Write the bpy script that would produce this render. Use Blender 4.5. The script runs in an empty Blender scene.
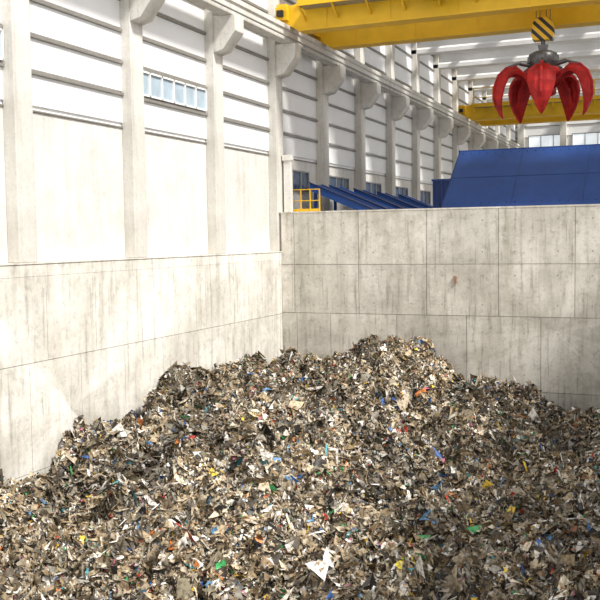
import bpy, bmesh, math, random
import numpy as np
from mathutils import Vector, Matrix

H = 8.0            # camera height above the pit floor; all z values below are relative to the camera
rnd = random.Random(7)
rng = np.random.default_rng(11)
scene = bpy.context.scene
scene.view_settings.view_transform = 'Standard'
scene.view_settings.look = 'None'
scene.view_settings.exposure = 0.0

# ------------------------------------------------------------------ materials
def new_mat(name):
    m = bpy.data.materials.new(name); m.use_nodes = True
    nt = m.node_tree
    return m, nt, nt.nodes['Principled BSDF']

def mat(name, col, rough=0.6, metal=0.0, var=0.12, scale=3.0, emit=0.0, spec=0.4, bump=0.0, dirt=None, stretch=(1,1,1)):
    m, nt, b = new_mat(name)
    tc = nt.nodes.new('ShaderNodeTexCoord'); mp = nt.nodes.new('ShaderNodeMapping')
    mp.inputs['Scale'].default_value = stretch
    nt.links.new(tc.outputs['Object'], mp.inputs['Vector'])
    n = nt.nodes.new('ShaderNodeTexNoise'); n.inputs['Scale'].default_value = scale
    n.inputs['Detail'].default_value = 6; n.inputs['Roughness'].default_value = 0.6
    nt.links.new(mp.outputs['Vector'], n.inputs['Vector'])
    r = nt.nodes.new('ShaderNodeValToRGB')
    r.color_ramp.elements[0].position = 0.3; r.color_ramp.elements[1].position = 0.7
    d = dirt if dirt else tuple(c*(1-var) for c in col)
    r.color_ramp.elements[0].color = (*d, 1)
    r.color_ramp.elements[1].color = (*[min(1, c*(1+var*0.5)) for c in col], 1)
    nt.links.new(n.outputs['Fac'], r.inputs['Fac'])
    nt.links.new(r.outputs['Color'], b.inputs['Base Color'])
    b.inputs['Roughness'].default_value = rough
    b.inputs['Metallic'].default_value = metal
    b.inputs['Specular IOR Level'].default_value = spec
    if emit > 0:
        nt.links.new(r.outputs['Color'], b.inputs['Emission Color'])
        b.inputs['Emission Strength'].default_value = emit
    return m

def concrete(name, col, dark, streak=0.35, stain=0.0, patch=1.0):
    m, nt, b = new_mat(name)
    L = nt.links.new
    tc = nt.nodes.new('ShaderNodeTexCoord')
    def noise(scale, detail, rough=0.6, mapscale=None):
        n = nt.nodes.new('ShaderNodeTexNoise'); n.inputs['Scale'].default_value = scale
        n.inputs['Detail'].default_value = detail; n.inputs['Roughness'].default_value = rough
        if mapscale:
            mp = nt.nodes.new('ShaderNodeMapping'); mp.inputs['Scale'].default_value = mapscale
            L(tc.outputs['Object'], mp.inputs['Vector']); L(mp.outputs['Vector'], n.inputs['Vector'])
        else: L(tc.outputs['Object'], n.inputs['Vector'])
        return n
    def ramp(n, p0, c0, p1, c1):
        r = nt.nodes.new('ShaderNodeValToRGB')
        r.color_ramp.elements[0].position = p0; r.color_ramp.elements[0].color = (*c0, 1)
        r.color_ramp.elements[1].position = p1; r.color_ramp.elements[1].color = (*c1, 1)
        L(n.outputs['Fac'], r.inputs['Fac']); return r
    def mul(a, c):
        mx = nt.nodes.new('ShaderNodeMixRGB'); mx.blend_type = 'MULTIPLY'; mx.inputs[0].default_value = 1
        L(a, mx.inputs[1]); L(c, mx.inputs[2]); return mx.outputs['Color']
    n1 = noise(0.9, 9, 0.70); n3 = noise(14, 4)
    c = ramp(n1, 0.36, dark, 0.62, col).outputs['Color']
    c = mul(c, ramp(noise(1.0, 5, 0.6, (3.0, 3.0, 0.30)), 0.36, (1-streak, 1-streak*1.04, 1-streak*1.12), 0.54, (1,1,1)).outputs['Color'])
    if stain > 0:
        # drip marks, damp patches, spatter
        c = mul(c, ramp(noise(1.0, 7, 0.72, (6.0, 6.0, 0.5)), 0.36, (1-stain, 1-stain*1.05, 1-stain*1.14), 0.45, (1,1,1)).outputs['Color'])
        c = mul(c, ramp(noise(0.38, 8, 0.7), 0.42, (1-stain*0.75, 1-stain*0.78, 1-stain*0.84), 0.55, (1,1,1)).outputs['Color'])
        c = mul(c, ramp(noise(4.0, 8, 0.78), 0.38, (1-stain*0.8,)*3, 0.47, (1,1,1)).outputs['Color'])
        # dust and leachate towards the foot of the wall
        s = nt.nodes.new('ShaderNodeSeparateXYZ'); L(tc.outputs['Object'], s.inputs[0])
        nn = noise(0.8, 6, 0.7)
        a = nt.nodes.new('ShaderNodeMath'); a.operation = 'MULTIPLY_ADD'; a.inputs[1].default_value = 3.0
        L(nn.outputs['Fac'], a.inputs[0]); L(s.outputs['Z'], a.inputs[2])
        mr = nt.nodes.new('ShaderNodeMapRange'); mr.inputs['From Min'].default_value = -1.2; mr.inputs['From Max'].default_value = 2.6
        mr.inputs['To Min'].default_value = 1-stain*0.9; mr.inputs['To Max'].default_value = 1.0
        L(a.outputs[0], mr.inputs['Value'])
        c = mul(c, mr.outputs[0])
    at = nt.nodes.new('ShaderNodeAttribute'); at.attribute_name = 'tint'
    c = mul(c, at.outputs['Color'])
    c = mul(c, ramp(n3, 0.3, (0.9,0.9,0.9), 0.6, (1,1,1)).outputs['Color'])
    L(c, b.inputs['Base Color'])
    b.inputs['Roughness'].default_value = 0.85
    b.inputs['Specular IOR Level'].default_value = 0.2
    bp = nt.nodes.new('ShaderNodeBump'); bp.inputs['Strength'].default_value = 0.2; bp.inputs['Distance'].default_value = 0.015
    L(n3.outputs['Fac'], bp.inputs['Height']); L(bp.outputs['Normal'], b.inputs['Normal'])
    return m

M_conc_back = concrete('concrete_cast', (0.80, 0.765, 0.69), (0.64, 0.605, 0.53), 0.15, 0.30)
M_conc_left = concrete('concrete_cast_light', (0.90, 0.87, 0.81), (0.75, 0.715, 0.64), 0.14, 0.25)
M_precast = concrete('precast_panel', (0.88, 0.86, 0.82), (0.79, 0.765, 0.71), 0.08, 0.09)
M_column = concrete('precast_column', (0.76, 0.735, 0.68), (0.66, 0.63, 0.57), 0.10, 0.10)
M_joint = mat('joint_mortar', (0.34, 0.31, 0.27), 0.9)
M_clad = mat('white_cladding', (0.90, 0.90, 0.90), 0.5, var=0.04, scale=0.8)
M_girt = mat('girt_steel', (0.27, 0.255, 0.23), 0.5, 0.2)
M_yellow = mat('crane_yellow', (0.80, 0.48, 0.02), 0.45, var=0.12, scale=1.5, spec=0.3)
M_red = mat('grab_red', (0.40, 0.018, 0.016), 0.55, var=0.5, scale=4, spec=0.22)
M_steel = mat('dark_steel', (0.12, 0.12, 0.12), 0.4, 0.6)
M_grey = mat('grey_steel', (0.33, 0.33, 0.32), 0.45, 0.4)
M_blue = mat('blue_panel', (0.022, 0.075, 0.29), 0.42, var=0.22, scale=1.2)
M_blueL = mat('blue_chute', (0.03, 0.12, 0.45), 0.42, var=0.18, scale=1.2)
M_blue2 = mat('blue_panel_dark', (0.014, 0.045, 0.19), 0.45, var=0.2, scale=1.5)
M_blue3 = mat('blue_cabinet', (0.05, 0.22, 0.60), 0.4)
M_roofbeam = mat('roof_beam_concrete', (0.78, 0.77, 0.75), 0.8, var=0.08, scale=1)
M_deck = mat('roof_deck', (0.50, 0.51, 0.51), 0.6, var=0.1, scale=1)
M_glass = mat('daylight_glass', (0.80, 0.86, 0.90), 0.15, var=0.06, emit=0.6)
M_glassw = mat('translucent_glazing', (0.40, 0.49, 0.56), 0.2, var=0.2, scale=2)
M_glassd = mat('dark_glass', (0.05, 0.09, 0.18), 0.1, var=0.4)
M_white = mat('white_paint', (0.85, 0.85, 0.83), 0.5)
M_rust = mat('rust', (0.36, 0.20, 0.12), 0.8, var=0.4, scale=9)
M_floor = mat('pit_floor', (0.45, 0.43, 0.39), 0.9)
M_rubber = mat('black_rubber', (0.02, 0.02, 0.02), 0.6)

def stripe_mat():
    m, nt, b = new_mat('hazard_stripes')
    tc = nt.nodes.new('ShaderNodeTexCoord')
    s = nt.nodes.new('ShaderNodeSeparateXYZ'); nt.links.new(tc.outputs['Object'], s.inputs[0])
    a = nt.nodes.new('ShaderNodeMath'); a.operation = 'ADD'
    nt.links.new(s.outputs['X'], a.inputs[0]); nt.links.new(s.outputs['Z'], a.inputs[1])
    k = nt.nodes.new('ShaderNodeMath'); k.operation = 'MULTIPLY'; k.inputs[1].default_value = 3.2
    nt.links.new(a.outputs[0], k.inputs[0])
    f = nt.nodes.new('ShaderNodeMath'); f.operation = 'FRACT'; nt.links.new(k.outputs[0], f.inputs[0])
    g = nt.nodes.new('ShaderNodeMath'); g.operation = 'GREATER_THAN'; g.inputs[1].default_value = 0.52
    nt.links.new(f.outputs[0], g.inputs[0])
    mx = nt.nodes.new('ShaderNodeMixRGB'); mx.inputs[1].default_value = (0.85, 0.5, 0.02, 1); mx.inputs[2].default_value = (0.02, 0.02, 0.02, 1)
    nt.links.new(g.outputs[0], mx.inputs[0]); nt.links.new(mx.outputs[0], b.inputs['Base Color'])
    b.inputs['Roughness'].default_value = 0.45
    return m
M_haz = stripe_mat()

# ------------------------------------------------------------------ mesh builder
class MB:
    """collects geometry for one object; z is relative to camera height"""
    def __init__(s): s.v = []; s.f = []; s.m = []; s.t = []; s.sm = []
    def add(s, vs, fs, mi=0, tint=1.0, smooth=False):
        o = len(s.v); s.v += [tuple(v) for v in vs]
        for f in fs:
            s.f.append([o+i for i in f]); s.m.append(mi); s.t.append(tint); s.sm.append(smooth)
    def box(s, x0, x1, y0, y1, z0, z1, mi=0, tint=1.0):
        vs = [(x0,y0,z0),(x1,y0,z0),(x1,y1,z0),(x0,y1,z0),(x0,y0,z1),(x1,y0,z1),(x1,y1,z1),(x0,y1,z1)]
        s.add(vs, [(0,3,2,1),(4,5,6,7),(0,1,5,4),(1,2,6,5),(2,3,7,6),(3,0,4,7)], mi, tint)
    def prism(s, prof, axis, a, b, mi=0, tint=1.0):
        n = len(prof)
        def P(p, t):
            return (t, p[0], p[1]) if axis == 'x' else ((p[0], t, p[1]) if axis == 'y' else (p[0], p[1], t))
        vs = [P(p, a) for p in prof] + [P(p, b) for p in prof]
        fs = [tuple(range(n))[::-1], tuple(range(n, 2*n))]
        fs += [(i, (i+1) % n, n+(i+1) % n, n+i) for i in range(n)]
        s.add(vs, fs, mi, tint)
    def rod(s, p, q, r, mi=0, n=10, r2=None, caps=True):
        p = Vector(p); q = Vector(q); d = (q-p).normalized()
        u = d.orthogonal().normalized(); w = d.cross(u)
        r2 = r if r2 is None else r2
        vs = [p + (u*math.cos(2*math.pi*i/n)+w*math.sin(2*math.pi*i/n))*r for i in range(n)]
        vs += [q + (u*math.cos(2*math.pi*i/n)+w*math.sin(2*math.pi*i/n))*r2 for i in range(n)]
        s.add(vs, [(i, (i+1) % n, n+(i+1) % n, n+i) for i in range(n)], mi, smooth=True)
        if caps: s.add(vs, [tuple(range(n))[::-1], tuple(range(n, 2*n))], mi)
    def lathe(s, cx, cy, prof, mi=0, n=24):
        vs = []
        for r, z in prof:
            vs += [(cx+r*math.cos(2*math.pi*i/n), cy+r*math.sin(2*math.pi*i/n), z) for i in range(n)]
        fs = []
        for k in range(len(prof)-1):
            fs += [(k*n+i, k*n+(i+1) % n, (k+1)*n+(i+1) % n, (k+1)*n+i) for i in range(n)]
        s.add(vs, fs, mi, smooth=True)
    def obj(s, name, mats, parent=None, bevel=0.0):
        me = bpy.data.meshes.new(name)
        v = [(a, b, c+H) for a, b, c in s.v]
        c = [sum(t[i] for t in v)/len(v) for i in range(3)]
        me.from_pydata([(a-c[0], b-c[1], z-c[2]) for a, b, z in v], [], s.f)
        for m in mats: me.materials.append(m)
        me.polygons.foreach_set('material_index', s.m)
        me.polygons.foreach_set('use_smooth', s.sm)
        at = me.attributes.new('tint', 'FLOAT', 'FACE'); at.data.foreach_set('value', s.t)
        bm = bmesh.new(); bm.from_mesh(me); bmesh.ops.recalc_face_normals(bm, faces=bm.faces); bm.to_mesh(me); bm.free()
        ob = bpy.data.objects.new(name, me); scene.collection.objects.link(ob)
        ob.location = c
        if bevel:
            md = ob.modifiers.new('bevel', 'BEVEL'); md.width = bevel; md.segments = 2; md.limit_method = 'ANGLE'
        if parent:
            bpy.context.view_layer.update()
            ob.parent = parent; ob.matrix_parent_inverse = parent.matrix_world.inverted()
        return ob

def empty(name, loc):
    e = bpy.data.objects.new(name, None); scene.collection.objects.link(e)
    e.location = (loc[0], loc[1], loc[2]+H); e.empty_display_size = 0.5
    bpy.context.view_layer.update()
    return e

XL = -13.1      # face of left pit wall
XC = -13.5      # cladding plane
YB = 30.0       # face of back wall
FL = -8.0       # pit floor
ZL = -0.45      # top of left pit wall
ZB = 0.88       # top of back wall
YEND = 80.0
COLY = [12.0 + 4.55*i for i in range(15)]

# ------------------------------------------------------------------ pit walls
b = MB()
b.box(-13.5, 5.6, YB+0.04, YB+0.7, FL, ZB-0.01, 1, 0.9)
zr = [ZB, -0.91, -2.58, -4.96, FL]
for k in range(4):
    z1, z0 = zr[k], zr[k+1]
    off = [-12.62, -12.62, -11.3, -11.3][k]
    xs = [-13.1] + [off + 2.345*i for i in range(9)]
    if k >= 2: xs = [-13.1, -12.55] + xs[1:]
    xs = [x for x in xs if x < 5.3] + [5.6]
    for i in range(len(xs)-1):
        g = 0.008
        tn = rnd.uniform(0.88, 1.05)*[1.0, 0.98, 0.92, 0.90][k]
        if i == 0: tn *= 1.06
        b.box(xs[i]+g, xs[i+1]-g, YB, YB+0.06, z0+g, z1-g, 0, tn)
        if xs[i+1]-xs[i] > 1:
            for tx in (0.22, 0.78):
                for tz in (0.22, 0.78):
                    p_ = xs[i]+(xs[i+1]-xs[i])*tx; q_ = z0+(z1-z0)*tz
                    b.rod((p_, YB-0.003, q_), (p_, YB+0.02, q_), 0.028, 1, 8)
b.box(-13.5, 5.6, YB-0.01, YB+0.72, ZB-0.02, ZB+0.03, 0, 1.04)
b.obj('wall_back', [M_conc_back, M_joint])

b = MB()
b.box(XC-0.3, XL-0.04, 5, YB+0.0, FL, ZL-0.02, 1)
for k, (z0, z1) in enumerate([(-0.75, ZL), (-2.62, -0.75), (-5.0, -2.62), (FL, -5.0)]):
    if k == 0: ys = [5, YB]
    else: ys = [5+(0.9 if k == 1 else 2.1)+1.85*i for i in range(20)]
    ys = [5]+[y for y in ys if 5 < y < YB-0.2] + [YB]
    for i in range(len(ys)-1):
        g = 0.007 if k else 0.0
        b.box(XL-0.06, XL, ys[i]+g, ys[i+1]-g, z0+(0.003 if k == 0 else g), z1-(0.002 if k == 1 else g), 0, rnd.uniform(0.92, 1.04)*(1 if k < 2 else 0.95) if k else 1.02)
b.box(XC-0.3, XL+0.02, 5, YB, ZL-0.03, ZL, 0, 1.08)
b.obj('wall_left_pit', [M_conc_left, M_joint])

b = MB(); b.box(5.0, 5.6, 5, YB, FL, 6.6); b.obj('wall_right_unseen', [M_conc_back])  # out of view; position and height set to shade the pile's right side
b = MB(); b.box(-13.8, 5.6, 4.4, 5.0, FL, -5.0); b.obj('wall_front', [M_conc_back])
b = MB(); b.box(-14.2, 5.6, 4.4, YB+0.7, FL-0.3, FL); b.obj('floor', [M_floor])
b = MB(); b.box(-14.2, 14, YB+0.7, YEND, -1.4, -1.0); b.obj('floor_hall', [M_floor])

# ------------------------------------------------------------------ upper left wall
b = MB()
ys = [5] + [y for y in COLY if y < YB] + [YB]
for i in range(len(ys)-1):
    b.box(XC-0.3, XC, ys[i], ys[i+1], ZL, 2.9, 0, rnd.uniform(0.95, 1.02))
b.box(XC-0.3, XC, YB, YEND, -1.4, 2.9, 0, 1.02)
b.box(XC, XC+0.04, 5, YEND, 2.88, 2.915, 2)
b.box(XC-0.25, XC-0.03, 5, YEND, 2.9, 10.4, 1)
z = 2.98
while z < 10.2:
    b.box(XC-0.03, XC+0.02, 5, YEND, z+0.04, z+0.74, 1)
    b.prism([(XC-0.03, z+0.70), (XC+0.09, z+0.72), (XC+0.09, z+0.79), (XC-0.03, z+0.79)], 'y', 5, YEND, 2)
    z += 0.80
b.obj('wall_left', [M_precast, M_clad, M_girt])

nwin = 0
def window(y0, y1, z0, z1, panes, glass, frame=M_white):
    global nwin
    nwin += 1
    b = MB()
    x = XC+0.03
    b.box(x, x+0.03, y0, y1, z0, z1, 1)
    t = 0.05
    b.box(x, x+0.08, y0, y1, z0, z0+t, 0); b.box(x, x+0.08, y0, y1, z1-t, z1, 0)
    for i in range(panes+1):
        y = y0 + (y1-y0)*i/panes
        b.box(x, x+0.08, y-t/2, y+t/2, z0, z1, 0)
    b.obj('window_%d' % nwin, [frame, glass])
window(21.43, 25.25, 3.82, 4.48, 6, M_glassw)
window(12.33, 16.2, 3.82, 4.48, 6, M_glassw)
for i in range(4, 13):
    window(COLY[i]+0.9, COLY[i]+3.2, 1.75, 2.5, 3, M_glassd, M_grey)

# ------------------------------------------------------------------ columns with corbels
for i, y in enumerate(COLY):
    b = MB()
    hw = 0.3
    zb = ZL if y < YB-0.5 else -1.0
    b.box(XC, XC+0.32, y-hw, y+hw, zb, 10.3)
    b.prism([(XC+0.32, 5.55), (XC+0.62, 5.62), (XC+1.05, 6.15), (XC+1.05, 6.62), (XC+0.32, 6.62)], 'y', y-hw, y+hw)
    b.obj('concrete_column', [M_column], bevel=0.02)

b = MB()
x0, x1 = XC+0.50, XC+0.98
b.prism([(x0+0.06, 6.62), (x1-0.06, 6.62), (x1-0.06, 6.95), (x1, 7.0), (x1, 7.14), (x0, 7.14), (x0, 7.0), (x0+0.06, 6.95)], 'y', 6, YEND)
b.box(XC+0.70, XC+0.78, 6, YEND, 7.14, 7.24, 1)
b.obj('crane_runway_beam', [M_column, M_grey])
b = MB()
b.rod((XC+1.02, 6, 6.72), (XC+1.02, YEND, 6.72), 0.03, 0)
b.obj('cable_conduit', [M_grey])

# end wall
b = MB()
b.box(-13.8, 14, YEND, YEND+0.3, -1.4, 10.6, 0)
for k in range(13):
    b.box(-13.5, 14, YEND-0.06, YEND, -1+0.9*k, -0.94+0.9*k, 1)
for x in (-13.0, -9.6, -5.2, -0.8, 3.6, 8):
    b.box(x-0.25, x+0.25, YEND-0.35, YEND, -1, 10.2, 2)
b.obj('wall_end', [M_clad, M_girt, M_column])
for i, x in enumerate((-12.4, -8.9, -4.4, 0.0)):
    nwin += 1
    b = MB(); b.box(x, x+3.0, YEND-0.1, YEND-0.05, 7.2, 8.15, 1)
    b.box(x, x+3.0, YEND-0.14, YEND-0.05, 7.15, 7.22, 0); b.box(x, x+3.0, YEND-0.14, YEND-0.05, 8.12, 8.19, 0)
    for q in range(4): b.box(x+q-0.03, x+q+0.03, YEND-0.14, YEND-0.05, 7.2, 8.15, 0)
    b.obj('window_%d' % nwin, [M_grey, M_glass])

# ------------------------------------------------------------------ roof: decking with skylight openings between the beams
b = MB()
for i in range(4, len(COLY)):
    y0 = COLY[i]; y1 = COLY[i+1] if i+1 < len(COLY) else YEND+0.3
    if i == 4: b.box(-13.8, 14, 31.0, y0, 10.75, 10.95)
    ym = y0+(y1-y0)*0.62
    b.box(-13.8, 14, y0, ym, 10.75, 10.95)
    b.box(-13.8, -12.6, ym, y1, 10.75, 10.95); b.box(12, 14, ym, y1, 10.75, 10.95)
    for x in (-8.5, -4.4, -0.3, 3.8, 7.9): b.box(x-0.5, x+0.5, ym, y1, 10.75, 10.95)
b.obj('ceiling', [M_deck])
for y in COLY[4:]:
    b = MB()
    b.prism([(y-0.3, 9.45), (y+0.3, 9.45), (y+0.3, 9.65), (y+0.1, 9.8), (y+0.1, 10.2), (y+0.34, 10.3), (y+0.34, 10.42), (y-0.34, 10.42), (y-0.34, 10.3), (y-0.1, 10.2), (y-0.1, 9.8), (y-0.3, 9.65)], 'x', XC, 14)
    b.obj('roof_beam', [M_roofbeam])
b = MB()
for x in (-11.5, -8.5, -5.5, -2.5, 0.5, 3.5, 6.5):
    b.box(x-0.1, x+0.1, 31, YEND, 10.42, 10.75)
b.obj('roof_purlins', [M_roofbeam])
b = MB()
b.box(XC-0.02, XC+0.4, 6, YEND, 10.3, 10.75); b.obj('eaves_beam', [M_column])

# ------------------------------------------------------------------ cranes
def crane(name, ya, yb, x1, trolley_x, detail):
    e = empty(name, (-12.6, (ya+yb)/2, 7.3))
    zb, zt = 6.95, 7.85
    for j, y in enumerate((ya, yb)):
        b = MB()
        b.box(-12.2, x1, y-0.22, y+0.22, zb, zt)
        b.box(-12.2, x1, y-0.30, y+0.30, zb-0.03, zb+0.02)
        b.box(-12.2, x1, y-0.30, y+0.30, zt-0.02, zt+0.04)
        x = -11.2
        while x < x1:
            b.box(x-0.015, x+0.015, y-0.24, y+0.24, zb, zt); x += 2.2
        b.prism([(-12.9, 7.34), (-12.2, 6.95), (-12.2, 7.85), (-12.9, 7.75)], 'y', y-0.22, y+0.22)
        b.box(-12.2, x1, y-0.03, y+0.03, zt+0.04, zt+0.10, 1)
        b.obj('girder_%d' % (j+1), [M_yellow, M_grey], e)
    b = MB()
    b.box(-12.95, -12.55, ya-0.45, yb+0.45, 7.30, 7.72)
    for y in (ya+0.0, yb-0.0):
        b.rod((-12.9, y, 7.42), (-12.62, y, 7.42), 0.17, 1, 16)
        b.box(-12.95, -12.6, y-0.35, y+0.35, 7.40, 7.85)
    b.box(-12.85, -12.65, ya-0.6, ya-0.45, 7.4, 7.6, 2)
    b.obj('end_carriage', [M_yellow, M_grey, M_rubber], e)
    b = MB()
    y0 = ya-0.85
    xs_ = -12.0
    b.box(xs_, x1, y0, ya-0.22, 7.62, 7.66, 1)
    b.box(xs_, x1, y0-0.02, y0+0.02, 7.60, 7.80, 0)
    x = xs_+0.05
    while x < x1:
        b.box(x-0.025, x+0.025, y0-0.025, y0+0.025, 7.6, 8.7)
        b.prism([(y0, 7.6), (ya-0.2, 7.2), (ya-0.2, 7.3), (y0+0.08, 7.62)], 'x', x-0.03, x+0.03)
        x += 1.15
    for z in (8.15, 8.7): b.rod((xs_, y0, z), (x1, y0, z), 0.025, 0, 6)
    b.obj('walkway', [M_yellow, M_grey], e)
    b = MB()
    b.rod((-12.2, yb+0.5, 7.5), (x1, yb+0.5, 7.5), 0.03, 0, 6)
    x = -11.5
    while x < trolley_x-1.5:
        pts = [(x+0.8*t/6, yb+0.5, 7.45-0.35*math.sin(math.pi*t/6)) for t in range(7)]
        for p, q in zip(pts[:-1], pts[1:]): b.rod(p, q, 0.022, 0, 6)
        x += 0.8
    b.obj('festoon_cable', [M_rubber], e)
    b = MB()
    b.box(trolley_x-1.2, trolley_x+1.2, ya-0.3, yb+0.3, 8.0, 8.25)
    for xx in (-0.9, 0.9):
        for yy in (ya, yb): b.rod((trolley_x+xx, yy-0.06, 8.08), (trolley_x+xx, yy+0.06, 8.08), 0.13, 1, 14)
    b.rod((trolley_x-0.7, (ya+yb)/2, 8.55), (trolley_x+0.7, (ya+yb)/2, 8.55), 0.3, 1, 20)
    b.box(trolley_x-1.0, trolley_x-0.75, ya+0.4, yb-0.4, 8.25, 8.9); b.box(trolley_x+0.75, trolley_x+1.0, ya+0.4, yb-0.4, 8.25, 8.9)
    b.obj('trolley', [M_yellow, M_grey], e)
    if detail:
        b = MB()
        b.box(-7.95, -6.8, y0-0.35, y0-0.03, 7.36, 8.2, 0); b.box(-7.9, -6.85, y0-0.37, y0-0.35, 7.42, 8.1, 0)
        b.box(-7.42, -7.38, y0-0.38, y0-0.35, 7.42, 8.1, 1)
        b.obj('control_cabinet', [M_blue3, M_grey], e, 0.01)
    return e
CR = crane('overhead_crane', 29.9, 32.9, 5.0, -4.42, True)
crane('overhead_crane', 57.0, 60.0, 13.0, -1.0, False)

# ------------------------------------------------------------------ orange-peel grab
GX, GY = -4.42, 31.4
g = empty('grapple_bucket', (GX, GY, 5.6))
b = MB()
b.prism([(GX-0.30, 6.40), (GX+0.30, 6.40), (GX+0.36, 6.62), (GX+0.30, 6.98), (GX+0.16, 7.12), (GX-0.16, 7.12), (GX-0.30, 6.98), (GX-0.36, 6.62)], 'y', GY-0.18, GY+0.18)
b.obj('hook_block', [M_haz], g, 0.02)
b = MB()
for dx in (-0.22, -0.1, 0.1, 0.22):
    b.rod((GX+dx, GY, 7.0), (GX+dx, GY, 8.16), 0.014, 0, 6)
b.obj('hoist_ropes', [M_steel], g)
b = MB()
b.rod((GX, GY, 6.45), (GX, GY, 6.2), 0.07, 0, 12)
b.prism([(GX-0.16, 6.26), (GX+0.16, 6.26), (GX+0.10, 6.0), (GX-0.10, 6.0)], 'y', GY-0.1, GY+0.1)
b.obj('hook_shackle', [M_steel], g)
b = MB()
b.lathe(GX, GY, [(0.0, 6.06), (0.28, 6.06), (0.44, 5.98), (0.47, 5.86), (0.47, 5.72), (0.42, 5.66), (0.42, 5.45), (0.36, 5.38), (0, 5.38)], 0)
for i in range(10):
    a = 2*math.pi*i/10
    b.rod((GX+0.47*math.cos(a), GY+0.47*math.sin(a), 5.68), (GX+0.47*math.cos(a), GY+0.47*math.sin(a), 5.92), 0.025, 0, 6)
b.obj('power_pack', [M_steel], g)
b = MB()
b.lathe(GX, GY, [(0, 5.52), (0.50, 5.52), (0.55, 5.46), (0.55, 5.28), (0.38, 5.2), (0.32, 4.9), (0.42, 4.85), (0.42, 4.7), (0.25, 4.62), (0, 4.62)], 0)
b.obj('centre_body', [M_red], g)
NT = 5
for i in range(NT):
    a = 2*math.pi*i/NT + math.radians(-84)
    ca, sa = math.cos(a), math.sin(a)
    def P(r, t, z): return (GX + r*ca - t*sa, GY + r*sa + t*ca, z)
    prof = [(0.38, 5.14, 0.17), (0.60, 5.38, 0.24), (0.88, 5.52, 0.34), (1.18, 5.48, 0.41), (1.42, 5.26, 0.44), (1.55, 4.94, 0.43),
            (1.57, 4.60, 0.35), (1.52, 4.30, 0.24), (1.42, 4.06, 0.13), (1.32, 3.92, 0.03)]
    b = MB()
    rings = []
    n = len(prof)
    for k, (r, z, w) in enumerate(prof):
        r0, z0, _ = prof[max(0, k-1)]; r1, z1, _ = prof[min(n-1, k+1)]
        dr, dz = r1-r0, z1-z0; l = math.hypot(dr, dz); nr, nz = -dz/l, dr/l
        if nr*1+nz*0.3 < 0 and k > 3: nr, nz = -nr, -nz
        if k <= 3 and nz < 0: nr, nz = -nr, -nz
        th = 0.11 - 0.008*k
        cup = 0.16*w/0.42
        ring = [P(r-nr*cup, -w, z-nz*cup), P(r, -w*0.45, z), P(r, w*0.45, z), P(r-nr*cup, w, z-nz*cup),
                P(r-nr*(th+cup), w*0.92, z-nz*(th+cup)), P(r-nr*th, w*0.4, z-nz*th), P(r-nr*th, -w*0.4, z-nz*th), P(r-nr*(th+cup), -w*0.92, z-nz*(th+cup))]
        rings.append(ring)
    vs = [p for rg in rings for p in rg]
    fs = []
    for k in range(n-1):
        for j in range(8):
            fs.append((k*8+j, k*8+(j+1) % 8, (k+1)*8+(j+1) % 8, (k+1)*8+j))
    fs += [tuple(range(8)), tuple(range((n-1)*8, n*8))]
    b.add(vs, fs, 0)
    rib = [(0.58, 5.38), (0.88, 5.61), (1.21, 5.58), (1.48, 5.33), (1.62, 4.95), (1.64, 4.57), (1.55, 4.30), (1.45, 4.6), (1.36, 5.0), (0.9, 5.37)]
    vv = [P(r, 0.04, z) for r, z in rib]+[P(r, -0.04, z) for r, z in rib]; m = len(rib)
    b.add(vv, [tuple(range(m)), tuple(range(m, 2*m))[::-1]] + [(j, (j+1) % m, m+(j+1) % m, m+j) for j in range(m)], 0)
    for t in (-0.11, 0.11):
        vv = [P(0.3, t-0.02, 5.2), P(0.62, t-0.02, 5.3), P(0.62, t-0.02, 5.1), P(0.3, t-0.02, 4.8),
              P(0.3, t+0.02, 5.2), P(0.62, t+0.02, 5.3), P(0.62, t+0.02, 5.1), P(0.3, t+0.02, 4.8)]
        b.add(vv, [(0,1,2,3),(7,6,5,4),(0,4,5,1),(1,5,6,2),(2,6,7,3),(3,7,4,0)], 0)
    b.rod(P(0.45, -0.16, 5.08), P(0.45, 0.16, 5.08), 0.05, 1, 10)
    b.rod(P(0.42, 0, 5.62), P(0.75, 0, 5.69), 0.075, 1, 12); b.rod(P(0.75, 0, 5.69), P(1.12, 0, 5.57), 0.045, 1, 10)
    b.obj('tine_%d' % (i+1), [M_red, M_steel], g, 0.008)
g.location.z -= 0.18

# ------------------------------------------------------------------ blue hopper, side chutes
b = MB()
def slope(x0, x1, mi, dz=0.0):
    b.prism([(33.0, 1.0+dz), (36.0, 3.22+dz), (36.0, 3.10), (33.0, 0.85)], 'x', x0, x1, mi)
x = -8.15
for k in range(5):
    slope(x+0.008, x+2.392, 0, 0.015); x += 2.4
slope(-8.15, 3.85, 1)
b.prism([(33.0, -1.0), (33.0, 1.0), (36.0, 3.22), (36.0, -1.0)], 'x', -8.2, -8.12, 1)
b.prism([(33.0, -1.0), (33.0, 1.0), (36.0, 3.22), (36.0, -1.0)], 'x', 3.82, 3.9, 1)
b.box(-8.2, 3.9, 32.95, 33.05, -1.0, 1.0, 0)
b.box(-8.22, 3.92, 35.97, 36.06, -1.0, 3.26, 0)
y = 34.5; z = 1.012+1.11
b.prism([(y, z), (y+0.03, z+0.022), (y+0.025, z+0.03), (y-0.005, z+0.008)], 'x', -8.15, 3.85, 1)
for i in range(40):
    for t in (0.06, 0.94):
        x = -8.0+0.3*i; y = 33+3*t; z = 1.015+2.22*t
        b.box(x-0.02, x+0.02, y-0.02, y+0.02, z, z+0.02, 1)
b.obj('feed_hopper', [M_blue, M_blue2])

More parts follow.
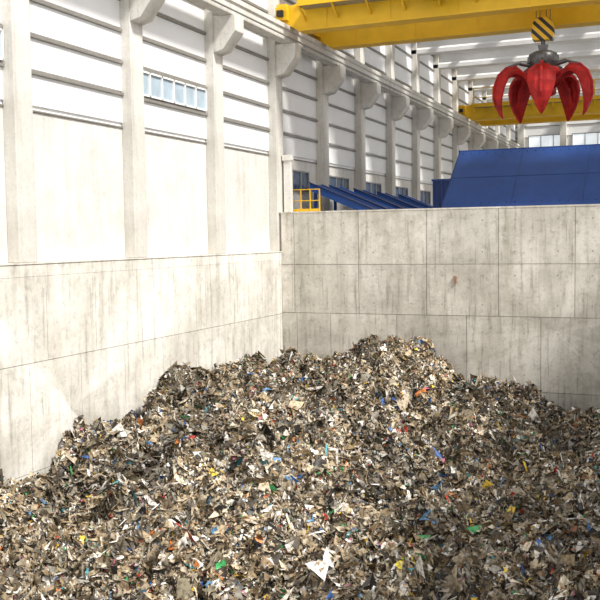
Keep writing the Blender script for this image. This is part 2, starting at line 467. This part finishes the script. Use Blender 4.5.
b = MB()
b.box(-9.55, -8.4, 37.2, 40.5, -1.0, 2.2, 0)
b.box(-9.6, -8.35, 37.15, 40.55, 2.2, 2.28, 1)
for x in (-9.55, -9.2, -8.8, -8.44): b.box(x, x+0.05, 37.14, 37.2, -1, 2.2, 1)
b.obj('machine_cabinet', [M_blue2, M_blue])

for k, y in enumerate((32.6, 34.7, 37.6, 40.8, 44.2)):
    b = MB()
    xa, xb = -13.05, -9.75
    za, zb_ = 2.05, 0.66
    for (yy0, yy1, mi, dz) in ((y, y+0.12, 0, 0.0), (y+1.2, y+1.32, 0, 0.0), (y+0.12, y+1.2, 1, -0.04)):
        th = 0.30 if mi == 0 else 0.06
        b.prism([(xa, za+dz), (xb, zb_+dz), (xb, zb_-th+dz), (xa, za-th+dz)], 'y', yy0, yy1, mi)
    b.prism([(xa, za+0.02), (xb, zb_+0.02), (xb, zb_-0.03), (xa, za-0.03)], 'y', y-0.08, y, 1)
    b.box(xb-0.1, xb, y+0.02, y+0.12, -1.0, zb_-0.1, 1); b.box(xb-0.1, xb, y+1.2, y+1.3, -1.0, zb_-0.1, 1)
    b.box(-12.9, -12.8, y+0.02, y+0.12, -1.0, 1.8, 1)
    b.obj('conveyor_chute', [M_blueL, M_blue2])

b = MB()
for x in (-12.95, -12.6, -12.25, -11.9): b.box(x-0.018, x+0.018, 30.62, 30.655, ZB+0.03, 1.70)
for z in (1.3, 1.69): b.rod((-12.95, 30.64, z), (-11.9, 30.64, z), 0.018, 0, 6)
b.box(-12.95, -11.9, 30.63, 30.65, ZB+0.03, ZB+0.14)
b.obj('safety_railing', [M_yellow])
b = MB()
b.box(-13.1, -12.85, 30.3, 30.5, ZB+0.03, 2.75)
b.box(-13.14, -12.82, 30.26, 30.54, 2.70, 2.9)
b.obj('downspout', [M_precast])
b = MB()
gx = -6.98
b.rod((gx, YB-0.05, -1.35), (gx, YB-0.012, -1.35), 0.06, 0, 14)
b.box(gx-0.03, gx+0.04, YB-0.04, YB-0.012, -1.55, -1.40, 0)
b.obj('wall_rust_tag', [M_rust])  # small rusty tag on the back wall

# ------------------------------------------------------------------ waste pile
tab = rng.random((256, 256))
def vn(x, y, sc, ox=0.0, oy=0.0):
    x = x/sc + ox; y = y/sc + oy
    xi = np.floor(x).astype(int); yi = np.floor(y).astype(int)
    fx = x-xi; fy = y-yi
    fx = fx*fx*(3-2*fx); fy = fy*fy*(3-2*fy)
    a = tab[xi % 256, yi % 256]; b_ = tab[(xi+1) % 256, yi % 256]; c = tab[xi % 256, (yi+1) % 256]; d = tab[(xi+1) % 256, (yi+1) % 256]
    return (a*(1-fx)+b_*fx)*(1-fy)+(c*(1-fx)+d*fx)*fy
CP = np.array([(-13,9,-5.6),(-13,12,-5.4),(-13,15.5,-5.05),(-13,19.0,-4.65),(-12.1,20.9,-3.82),(-13,23,-4.25),(-13,26,-4.15),(-13,30,-4.4),(-11,28,-4.15),
 (-9,28.4,-3.25),(-9,30,-3.75),(-7.5,29.5,-4.35),(-6.3,30,-5.15),(-2.5,30,-5.8),(2,30,-5.8),(-5,27,-5.1),(-2,27,-5.9),(-7,26.5,-5.0),(-10,25,-4.35),
 (-8,23,-4.85),(-5,23,-5.6),(-1,23,-5.8),(-11,19,-4.7),(-8,19,-4.9),(-4,19,-5.7),(0,19,-5.9),(-10,14,-5.4),(-6,14,-5.6),(-2,14,-5.7),(3,14,-5.7),
 (-8,9,-5.8),(0,9,-5.9),(4,24,-5.6),(-10.5,21.5,-4.4),(4,30,-5.5),(4,9,-5.9)])
CL = np.stack([rng.uniform(-13, 1, 200), rng.uniform(10, 30, 200), rng.uniform(0.10, 0.38, 200), rng.uniform(0.2, 0.6, 200)], 1)
def height(x, y):
    num = 0; den = 1e-9
    for cx, cy, cz in CP:
        d2 = (x-cx)**2+(y-cy)**2
        w = np.exp(-d2/(2*1.35**2)) + 1e-3/(1+d2)
        num = num + w*cz; den = den + w
    z = num/den
    z = z + 0.35*np.exp(-((x+12.1)**2+(y-20.9)**2)/1.4) + 0.40*np.exp(-((x+8.9)**2+(y-28.3)**2)/2.2) + 0.62*np.exp(-((x+5)**2+(y-27)**2)/1.1)
    cmp_ = 0
    for cx, cy, h_, s_ in CL:
        cmp_ = np.maximum(cmp_, h_*np.exp(-((x-cx)**2+(y-cy)**2)/(2*s_*s_)))
    n = (vn(x, y, 2.6, 3, 7)-0.5)*0.50 + (vn(x, y, 1.1, 13, 5)-0.5)*0.58 + (vn(x, y, 0.5, 31, 9)-0.5)*0.54 + (vn(x, y, 0.23, 3, 19)-0.5)*0.38
    n = n - 0.48*np.clip(1-np.abs(vn(x+0.3*y, y, 0.9, 50, 2)*2-1)*2.6, 0, 1) + 0.02
    return z + n + cmp_
X0, X1, Y0, Y1 = XL+0.03, 4.97, 5.03, YB-0.03
NX, NY = 400, 560
gx = np.linspace(X0, X1, NX); gy = np.linspace(Y0, Y1, NY)
GXX, GYY = np.meshgrid(gx, gy, indexing='ij')
GZ = height(GXX, GYY) + (rng.random(GXX.shape)-0.5)*0.05
tv = np.stack([GXX.ravel(), GYY.ravel(), GZ.ravel()+H], 1)
ii, jj = np.meshgrid(np.arange(NX-1), np.arange(NY-1), indexing='ij')
q = (ii*NY+jj).ravel()
tf = np.stack([q, q+NY, q+NY+1, q+1], 1)
tc = np.tile(np.array([[0.05, 0.038, 0.026, 1.0]]), (len(tv), 1)) * (0.6+0.8*rng.random((len(tv), 1)))
tc[:, 3] = 1
border = np.concatenate([np.arange(NY), (np.arange(1, NX))*NY+NY-1, (NX-1)*NY+np.arange(NY-2, -1, -1), np.arange(NX-2, 0, -1)*NY])
sv = tv[border].copy(); sv[:, 2] = H+FL+0.002
o = len(tv); nb = len(border); ar = np.arange(nb)
sf = np.stack([border, o+ar, o+(ar+1) % nb, border[(ar+1) % nb]], 1)
tv = np.concatenate([tv, sv]); tf = np.concatenate([tf, sf]); tc = np.concatenate([tc, np.tile([[0.1,0.08,0.06,1]], (nb, 1))])

N = 540000
px = X0+0.05+(X1-X0-0.1)*rng.random(N*2); py = 8+(Y1-8.05)*rng.random(N*2)
keep = (px < -0.02*py + 1.0) & (px > -0.95*py-1.0)
px = px[keep][:N]; py = py[keep][:N]; N = len(px)
hc = height(px, py)
pz = hc + rng.normal(0.015, 0.024, N) + H
e_ = 0.06
nx_ = -(height(px+e_, py)-hc)/e_; ny_ = -(height(px, py+e_)-hc)/e_
nrm = np.stack([nx_*0.8, ny_*0.8, np.ones(N)], 1) + rng.normal(0, 0.75, (N, 3))
nrm /= np.linalg.norm(nrm, axis=1, keepdims=True)
tmp = rng.normal(0, 1, (N, 3)); u = np.cross(nrm, tmp); u /= np.linalg.norm(u, axis=1, keepdims=True); w = np.cross(nrm, u)
size = np.clip(np.exp(rng.normal(math.log(0.031), 0.58, N)), 0.012, 0.14)
asp = np.clip(np.exp(rng.normal(-0.65, 0.55, N)), 0.08, 1.1)
# some long shreds, film strips and cords
st = rng.random(N) < 0.05
size[st] = rng.uniform(0.08, 0.2, st.sum()); asp[st] = rng.uniform(0.05, 0.16, st.sum())
base = np.array([(-1,-1),(0,-1),(1,-1),(-1,1),(0,1),(1,1)], float)
V = np.zeros((N, 6, 3))
bendk = rng.normal(0, 0.35, N)
for k in range(6):
    a = base[k, 0]*size*(1+rng.normal(0, 0.30, N)); c = base[k, 1]*size*asp*(1+rng.normal(0, 0.45, N))
    if k in (1, 4): c = c + bendk*size
    hgt = rng.normal(0, 0.42, N)*size*np.where(st, 0.35, 1.0)
    if k in (1, 4): hgt = hgt + np.where(st, 0.25*size, 0)
    V[:, k, :] = np.stack([px, py, pz], 1) + u*a[:, None] + w*c[:, None] + nrm*hgt[:, None]
V[:, :, 0] = np.maximum(V[:, :, 0], XL+0.01); V[:, :, 1] = np.minimum(V[:, :, 1], YB-0.04)
pal = np.array([
 (0.54,0.47,0.36),(0.42,0.34,0.23),(0.33,0.25,0.15),(0.68,0.64,0.57),(0.25,0.18,0.105),(0.14,0.105,0.065),(0.07,0.056,0.040),(0.03,0.028,0.026),
 (0.46,0.37,0.24),(0.30,0.28,0.23),(0.86,0.84,0.80),(0.20,0.175,0.12),
 (0.03,0.12,0.40),(0.07,0.34,0.40),(0.05,0.30,0.10),(0.50,0.05,0.03),(0.80,0.54,0.04),(0.56,0.19,0.05),(0.42,0.12,0.20),(0.12,0.29,0.52)])
wt = np.array([12,12,11,9,12,11,10,5,9,9,8,9, 0.8,0.5,0.6,0.7,0.8,0.9,0.4,0.6]); wt = wt/wt.sum()
ci = rng.choice(len(pal), N, p=wt)
col = pal[ci]
cl = vn(px, py, 1.9, 70, 33)*0.5 + vn(px, py, 0.6, 20, 80)*0.5
dk = np.clip((vn(px, py, 1.5, 7, 91)-0.55)*5, 0, 1)
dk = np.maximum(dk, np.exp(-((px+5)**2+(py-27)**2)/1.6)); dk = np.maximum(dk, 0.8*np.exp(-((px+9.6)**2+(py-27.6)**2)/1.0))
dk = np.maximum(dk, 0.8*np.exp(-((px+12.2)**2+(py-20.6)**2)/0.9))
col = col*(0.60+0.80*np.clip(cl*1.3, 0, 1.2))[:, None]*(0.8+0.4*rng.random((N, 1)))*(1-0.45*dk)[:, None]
PC = np.ones((N, 6, 4)); PC[:, :, :3] = np.clip(col, 0, 0.9)[:, None, :]
o = len(tv); bidx = (o + np.arange(N)*6)[:, None]
pf = np.concatenate([bidx+np.array([[0,1,4,3]]), bidx+np.array([[1,2,5,4]])], 0)
allv = np.concatenate([tv, V.reshape(-1, 3)]); allf = np.concatenate([tf, pf]).astype(np.int32); allc = np.concatenate([tc, PC.reshape(-1, 4)])
me = bpy.data.meshes.new('waste_pile')
me.vertices.add(len(allv)); me.vertices.foreach_set('co', allv.ravel().astype(np.float32))
nf = len(allf); me.loops.add(nf*4); me.loops.foreach_set('vertex_index', allf.ravel())
me.polygons.add(nf); me.polygons.foreach_set('loop_start', np.arange(0, nf*4, 4, dtype=np.int32))
me.update(calc_edges=True)
ca = me.attributes.new('Col', 'FLOAT_COLOR', 'POINT'); ca.data.foreach_set('color', allc.ravel().astype(np.float32))
m, nt, bs = new_mat('mixed_waste')
at = nt.nodes.new('ShaderNodeAttribute'); at.attribute_name = 'Col'
nz = nt.nodes.new('ShaderNodeTexNoise'); nz.inputs['Scale'].default_value = 16; nz.inputs['Detail'].default_value = 4
tcn = nt.nodes.new('ShaderNodeTexCoord'); nt.links.new(tcn.outputs['Object'], nz.inputs['Vector'])
rr = nt.nodes.new('ShaderNodeValToRGB'); rr.color_ramp.elements[0].position = 0.38; rr.color_ramp.elements[0].color = (0.5, 0.45, 0.38, 1)
rr.color_ramp.elements[1].position = 0.58; nt.links.new(nz.outputs['Fac'], rr.inputs['Fac'])
mxx = nt.nodes.new('ShaderNodeMixRGB'); mxx.blend_type = 'MULTIPLY'; mxx.inputs[0].default_value = 1
nt.links.new(at.outputs['Color'], mxx.inputs[1]); nt.links.new(rr.outputs['Color'], mxx.inputs[2]); nt.links.new(mxx.outputs['Color'], bs.inputs['Base Color'])
bs.inputs['Roughness'].default_value = 0.5
me.materials.append(m)
wp = bpy.data.objects.new('waste_pile', me); scene.collection.objects.link(wp)

# ------------------------------------------------------------------ light
w_ = bpy.data.worlds.new('World'); scene.world = w_; w_.use_nodes = True
bg = w_.node_tree.nodes['Background']; bg.inputs[0].default_value = (0.99, 0.99, 1.0, 1); bg.inputs[1].default_value = 1.3
sl = bpy.data.lights.new('sun', 'SUN'); sl.energy = 5.2; sl.angle = math.radians(8); sl.color = (1, 0.965, 0.91)
so = bpy.data.objects.new('sun', sl); scene.collection.objects.link(so); so.location = (20, -10, 40)
so.rotation_euler = Vector((-0.62, 0.24, -0.75)).to_track_quat('-Z', 'Y').to_euler()

# ------------------------------------------------------------------ camera
cd = bpy.data.cameras.new('camera'); cam = bpy.data.objects.new('camera', cd); scene.collection.objects.link(cam)
cd.sensor_width = 36; cd.lens = 56.4; cd.clip_end = 400
cam.location = (0, 0, H)
R = Matrix.Rotation(math.radians(22.5), 4, 'Z') @ Matrix.Rotation(math.radians(90-3.77), 4, 'X') @ Matrix.Rotation(math.radians(-0.8), 4, 'Z')
cam.rotation_euler = R.to_euler()
scene.camera = cam
